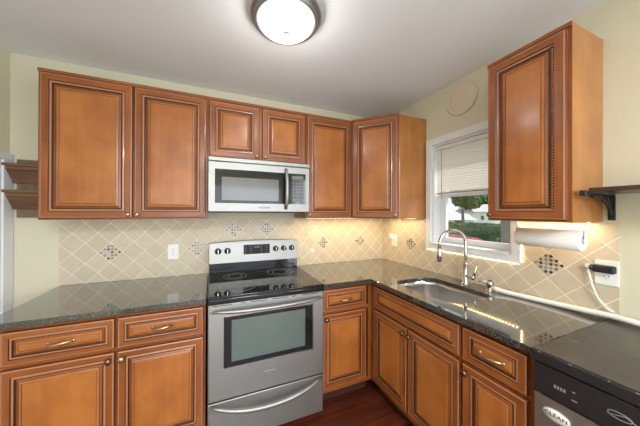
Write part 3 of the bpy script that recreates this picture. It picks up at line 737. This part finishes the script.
# ------------------------------------------------------------------ wall fittings
def outlet(loc, rz, label, w_=.076, h_=.118, switch=False):
    t = thing('wall_outlet', loc, rz, label=label, cat='outlet')
    b = MB(); b.box(-w_/2, w_/2, -.0055, 0, -h_/2, h_/2, 'plastic', .002); b.build('cover_plate', t)
    for z in (-.0195, .0195):
        b = MB(); b.slab(rrect(-.0165, .0165, z-.0135, z+.0135, .009, 5), [], -.0056, -.0075, lambda u, v, a: (u, a, v), 'plastic')
        b.box(-.0085, -.0065, -.0075, -.0079, z-.003, z+.006, 'black'); b.box(.0060, .0080, -.0075, -.0079, z-.002, z+.006, 'black')
        b.lathe([(0, .0079), (.0022, .0079), (.0022, .0075)], 'black', 10, Matrix.Translation((0, 0, z-.008)) @ Matrix.Rotation(PI/2, 4, 'X'))
        b.build('socket', t)
    b = MB(); b.lathe([(0, .0066), (.003, .0064), (.003, .0055)], 'grey', 12, Matrix.Rotation(PI/2, 4, 'X')); b.build('screw', t)
    return t
outlet((-2.048, -.0087, 1.109), 0, 'white duplex outlet on the back wall between cabinets left of the range')
outlet((-.0087, -1.627, 1.137), -PI/2, 'white duplex outlet under the dark shelf with black adapter in it')
outlet((-.0087, -.196, 1.140), -PI/2, 'white outlet near the inside corner with a night light plugged in', .080, .122)
t = thing('night_light', (-.0168, -.183, 1.162), -PI/2, label='small white night light plugged into the corner outlet', cat='night light')
b = MB(); b.box(-.024, .020, -.030, 0, -.012, .036, 'plastic', .006); b.build('housing', t)
b = MB(); b.box(-.016, .012, -.036, -.030, .002, .030, 'paper', .005); b.build('lens', t)
t = thing('power_adapter', (-.0168, -1.615, 1.156), -PI/2, label='black plug adapter sticking sideways out of the outlet', cat='adapter')
b = MB(); b.box(-.026, .045, -.032, 0, -.017, .018, 'blackmatte', .006); b.build('housing', t)
b = MB(); b.tube([(-.024, -.017, .002), (-.030, -.018, .002), (-.036, -.019, .002)], [.014, .015, .012], 'black', 14); b.build('plug', t)
T0 = Vector((-.0168, -1.615, 1.156)); inv = Matrix.Rotation(PI/2, 3, 'Z')
P = smooth([inv @ (Vector(p)-T0) for p in ((-.034, -1.572, 1.160), (-.034, -1.573, 1.148), (-.032, -1.577, 1.12), (-.030, -1.590, 1.056), (-.028, -1.612, .998), (-.026, -1.640, .966), (-.020, -1.652, .9615))])
b = MB(); b.tube(P, .0042, 'hose', 10); b.box(-.050, -.034, -.026, -.008, -.004, .016, 'plastic', .003); o = b.build('cord', t); o['label'] = 'thin white cord hanging down'
# small tilted white sliver and a dark string on the back tiles
t = MB(); t.box(-.009, .009, -.0015, 0, -.019, .019, 'plastic', .0006, 1, Matrix.Rotation(math.radians(-38), 4, 'Y')); o = t.build('tile_sliver', None, (-.852, -.0087, 1.055)); tag(o, 'small tilted white clip on the tiles right of the range', 'sliver')
t = MB(); t.tube([(0, -.002, 0), (.004, -.002, -.05), (.002, -.002, -.105)], .0011, 'blackmatte', 6); o = t.build('hanging_string', None, (-.925, -.0087, 1.305)); tag(o, 'thin dark string hanging on the tiles under the narrow wall cabinet', 'string')
# medallion
t = thing('wall_medallion', (-.0005, -.905, 2.296), -PI/2, label='round cream plaster plaque high on the wall above the window', cat='wall plaque')
b = MB(); b.lathe([(0, 0), (.122, 0), (.124, .005), (.116, .010), (.108, .006), (.09, .0075), (.085, .011), (.06, .009), (.03, .014), (0, .012)], 'plaster', 44, Matrix.Rotation(PI/2, 4, 'X')); b.build('disc', t)
b = MB(); P = [(.119*math.cos(a), -.009, .119*math.sin(a)) for a in [math.radians(-115+k*7) for k in range(18)]]
b.tube(P, [.001+.0045*math.sin(PI*k/17) for k in range(18)], 'plaster', 8)
for k in range(14):
    a = k*2*PI/14; b.lathe([(0, .010), (.010, .009), (.012, .006)], 'plaster', 10, Matrix.Translation((.072*math.cos(a), 0, .072*math.sin(a))) @ Matrix.Rotation(PI/2, 4, 'X'))
b.build('raised_relief', t)

# shelf with bracket on the right wall
t = thing('wall_shelf', (0, -1.632, 1.50), label='dark wood shelf on a black iron bracket, right of the wall cabinet', cat='shelf')
b = MB(); b.box(-.262, -.002, -.95, -.018, .012, .030, 'darkwood', .002); b.build('board', t)
def bracket(y, label=None):
    b = MB(); w2 = .011
    b.box(-.272, -.004, y-w2, y+w2, .003, .0115, 'blackmatte', .001); b.box(-.285, -.262, y-w2, y+w2, -.004, .020, 'blackmatte', .004)
    b.box(-.010, -.0005, y-w2, y+w2, -.112, .004, 'blackmatte', .001)
    P = [(-.205+.195*math.sin(k/10*PI/2), y, .0-.095*(1-math.cos(k/10*PI/2))) for k in range(11)]
    b.tube(P, .0075, 'blackmatte', 8); b.tube([(-.09, y, .002), (-.075, y, -.02), (-.03, y, -.045), (-.008, y, -.03)], .005, 'blackmatte', 8)
    b.tube([(-.060, y, .002), (-.010, y, -.055)], .006, 'blackmatte', 8)
    b.build('bracket', t)
bracket(-.0085+.0); bracket(-.85)
# paper towel holder + roll
t = thing('paper_towel_holder', (-.128, -1.462, 1.379), -PI/2, label='white under-cabinet paper towel holder', cat='holder')
b = MB()
for s_ in (-1, 1):
    b.box(s_*.136-.003, s_*.136+.003, -.008, .008, -.100, 0, 'plastic', .001)
    b.tube([(s_*.126, 0, -.089), (s_*.1395, 0, -.089)], .011, 'plastic', 14)
b.box(-.136, .136, -.010, .010, -.004, 0, 'plastic'); b.build('arm', t)
t = thing('paper_towel_roll', (-.128, -1.462, 1.290), -PI/2, label='slim white paper towel roll under the right wall cabinet', cat='paper towel')
b = MB(); b.lathe([(.0135, -.128), (.0485, -.128), (.0505, -.125), (.0505, .125), (.0485, .128), (.0135, .128), (.0135, -.128)], 'paper', 40, Matrix.Rotation(PI/2, 4, 'Y')); b.build('paper', t)
m = M['cardboard'] = plain('cardboard', (.45, .36, .26), .9)
b = MB(); b.lathe([(.0120, -.1282), (.0134, -.1282), (.0134, .1282), (.0120, .1282), (.0120, -.1282)], 'cardboard', 24, Matrix.Rotation(PI/2, 4, 'Y')); b.build('core', t)

# crown ledges left of the wall cabinets
for n_, (zt, lab) in enumerate(((1.725, 'dark walnut crown ledge left of the cabinets, the upper one'), (1.557, 'dark walnut crown ledge left of the cabinets, the lower one'))):
    t = thing('ledge_shelf', (-2.815, 0, zt), label=lab, cat='shelf')
    b = MB(); b.box(-.122, .122, -.001, -.018, -.176 if n_ else -.108, -.001+(.036 if n_ == 0 else .058), 'walnut_v'); b.build('back_board', t)
    b = MB(); prof = [(-.019, -.122), (-.032, -.122), (-.036, -.104), (-.054, -.068), (-.064, -.046), (-.074, -.038), (-.076, -.022), (-.088, -.016), (-.088, 0), (-.019, 0)]
    i = b.mi('walnut'); A = [b.bm.verts.new((-.128-(-y-.019)*.35, y, z)) for y, z in prof]; B = [b.bm.verts.new((.128, y, z)) for y, z in prof]
    n = len(prof)
    for j in range(n): b.bm.faces.new([A[j], A[(j+1) % n], B[(j+1) % n], B[j]])
    b.bm.faces.new(A); b.bm.faces.new(B)
    b.build('crown_ledge', t)

# ------------------------------------------------------------------ outdoors, seen through the window
G = -.35
b = MB(); b.box(.3, 60, -20, 60, G-.1, G, 'grass'); o = b.build('lawn'); struct(o); 
b = MB(); b.box(1.6, 4.6, -6, 6, G, G+.01, 'asphalt'); o = b.build('driveway'); struct(o)
def ray(u, v, D):
    d = fw+rt*((u-308.8)/F)-up*((v-212.3)/F); return Vector((CX, CY, CZ))+d*D
def blob(b, c, r, mat, n=1, seed=0, sq=(1, 1, 1), am=.25):
    rnd = random.Random(seed); res = bmesh.ops.create_icosphere(b.bm, subdivisions=3, radius=1); i = b.mi(mat)
    for v in res['verts']:
        k = 1+am*(rnd.random()-.5)*2; v.co = Vector((c[0]+v.co.x*r*sq[0]*k, c[1]+v.co.y*r*sq[1]*k, c[2]+v.co.z*r*sq[2]*k))
    for f in {f for v in res['verts'] for f in v.link_faces}: f.material_index = i
def leaves(b, c, R, n, mat, seed, size=.12):
    rnd = random.Random(seed); i = b.mi(mat)
    for k in range(n):
        d = Vector((rnd.gauss(0, 1), rnd.gauss(0, 1), rnd.gauss(0, 1))).normalized()
        p = Vector((c[0]+d.x*R[0]*rnd.uniform(.8, 1.12), c[1]+d.y*R[1]*rnd.uniform(.8, 1.12), c[2]+d.z*R[2]*rnd.uniform(.8, 1.12)))
        a = Vector((rnd.gauss(0, 1), rnd.gauss(0, 1), rnd.gauss(0, 1))).normalized()*size; c_ = a.cross(d).normalized()*size*.5
        f = b.bm.faces.new([b.bm.verts.new(p-a), b.bm.verts.new(p+c_), b.bm.verts.new(p+a), b.bm.verts.new(p-c_)]); f.material_index = i
# hedge
pA, pB = ray(438, 235, 13), ray(530, 240, 9.5); dv = (pB-pA); ang = math.atan2(dv.y, dv.x); mid = (pA+pB)/2
t = thing('hedge', (mid.x, mid.y, G), ang, label='clipped dark green hedge outside the window', cat='hedge')
b = MB(); b.box(-3.4, 3.4, -.45, .45, 0, 1.22, 'leaf2')
rnd = random.Random(5); i = b.mi('leaf')
for k in range(4500):
    p = Vector((rnd.uniform(-3.45, 3.45), rnd.choice([-.47, .47])+rnd.uniform(-.05, .05), rnd.uniform(0, 1.27))) if rnd.random() < .6 else Vector((rnd.uniform(-3.45, 3.45), rnd.uniform(-.47, .47), 1.23+rnd.uniform(-.03, .08)))
    a = Vector((rnd.gauss(0, 1), rnd.gauss(0, 1), rnd.gauss(0, 1))).normalized()*.06; c_ = a.orthogonal().normalized()*.03
    f = b.bm.faces.new([b.bm.verts.new(p-a), b.bm.verts.new(p+c_), b.bm.verts.new(p+a), b.bm.verts.new(p-c_)]); f.material_index = i if k % 2 else b.mi('leaf2')
b.build('foliage', t)
# houses
def house(c, ang, w_, d_, h_, rh, label, wins):
    t = thing('house', (c.x, c.y, G), ang, label=label, cat='house')
    b = MB(); b.box(-w_/2, w_/2, -d_/2, d_/2, 0, h_, 'house'); b.build('wall', t)
    b = MB(); i = b.mi('roof'); o_ = .3
    pts = [(-d_/2-o_, h_-.05), (d_/2+o_, h_-.05), (0, h_+rh)]
    A = [b.bm.verts.new((-w_/2-o_, y, z)) for y, z in pts]; B = [b.bm.verts.new((w_/2+o_, y, z)) for y, z in pts]
    for j in range(3): b.bm.faces.new([A[j], A[(j+1) % 3], B[(j+1) % 3], B[j]])
    b.bm.faces.new(A); b.bm.faces.new(B); b.build('roof', t)
    for x_, z_, ww, wh in wins:
        b = MB(); b.box(x_-ww/2, x_+ww/2, -d_/2-.04, -d_/2, z_, z_+wh, 'white'); wn = b.build('window', t)
        b = MB(); b.box(x_-ww/2+.08, x_+ww/2-.08, -d_/2-.06, -d_/2-.04, z_+.08, z_+wh-.08, 'pane'); b.build('pane', wn)
    return t
va = math.atan2(rt.y, rt.x)
c = ray(478, 213, 29); house(c, va, 2.9, 3, 2.0, .9, 'white house with two dark windows seen beyond the hedge', [(-.6, .95, .5, .62), (.55, .95, .5, .62)])
c = ray(452, 213, 25); house(c, va, 2.6, 2.6, 1.15, .62, 'low white garage with pale roof left of the white house', [(-.2, .2, .9, 1.0)])
# trees
def tree(c, h, R, label, seed):
    t = thing('tree', (c.x, c.y, G), label=label, cat='tree')
    b = MB(); b.tube([(0, 0, 0), (.05, .02, h*.4), (-.03, .03, h*.75)], [R*.10, R*.075, R*.05], 'bark', 12); b.build('trunk', t)
    b = MB(); rnd = random.Random(seed)
    for k in range(7):
        o_ = (rnd.uniform(-.6, .6)*R, rnd.uniform(-.6, .6)*R, h+rnd.uniform(-.3, .5)*R)
        blob(b, o_, R*.5, 'leaf', seed=seed+k); leaves(b, o_, (R*.55,)*3, 700, 'leaf' if k % 2 else 'leaf2', seed+k, R*.045)
    b.build('crown', t)
tree(ray(463, 213, 16), 2.75, 1.25, 'leafy tree in front of the garage, left in the window view', 20)
tree(ray(488, 213, 42), 5.4, 4.0, 'tall dark tree behind the white house', 30)
tree(ray(432, 213, 36), 4.6, 4.0, 'broad tree rising behind the low garage', 40)
tree(ray(530, 213, 30), 5, 3.0, 'tree at the right behind the hedge, partly hidden by the cabinet', 50)
t = thing('tree', ray(507, 213, 7.6)*1.0, label='bare pale tree trunk standing right in front of the hedge', cat='tree'); t.location.z = G
b = MB(); b.tube([(0, 0, 0), (.02, 0, .8), (-.03, 0, 2.2), (.02, 0, 3.4)], [.2, .17, .15, .12], 'bark', 14); b.build('trunk', t)
b = MB()
for k in range(4): blob(b, (math.cos(k*1.6)*.5, math.sin(k*1.6)*.5, 4.0+.2*k), .7, 'leaf', seed=60+k); leaves(b, (math.cos(k*1.6)*.5, math.sin(k*1.6)*.5, 4.0+.2*k), (.75,)*3, 500, 'leaf2', 70+k, .08)
b.build('crown', t)
# car
cc = ray(462, 213, 4.7)
t = thing('car', (cc.x, cc.y, G+.01), va, label='red car parked on the driveway just outside the window', cat='car')
prof = [(-2.0, .30), (-2.05, .70), (-1.9, .92), (-1.35, .98), (-1.0, 1.30), (-.15, 1.34), (.35, 1.06), (1.7, .92), (2.05, .78), (2.1, .32)]
b = MB(); i = b.mi('red')
secs = []
for yy, sc_, zt in ((-.84, .97, -.06), (-.80, 1, 0), (.80, 1, 0), (.84, .97, -.06)):
    secs.append([b.bm.verts.new((x_*sc_, yy*(.82 if z_ > 1.1 else 1), z_+(zt if z_ > .5 else 0))) for x_, z_ in prof])
n = len(prof)
for a in range(3):
    for j in range(n): f = b.bm.faces.new([secs[a][j], secs[a][(j+1) % n], secs[a+1][(j+1) % n], secs[a+1][j]]); f.smooth = False
b.bm.faces.new(secs[0]); b.bm.faces.new(secs[-1]); o = b.build('body', t)
b = MB()
b.slab([(-1.20, 1.00), (-.95, 1.24), (-.62, 1.26), (-.62, 1.00)], [], -.80, -.70, lambda u, v, a: (u, a*(1.075 if v < 1.1 else .965), v), 'pane')
b.slab([(-.56, 1.00), (-.56, 1.26), (-.18, 1.27), (.22, 1.02)], [], -.80, -.70, lambda u, v, a: (u, a*(1.075 if v < 1.1 else .965), v), 'pane'); b.build('side_window', t)
for x_ in (-1.3, 1.3):
    for y_ in (-.80, .80):
        b = MB(); b.tube([(x_, y_-.09, .32), (x_, y_+.09, .32)], .32, 'blackmatte', 24); b.build('wheel', t)
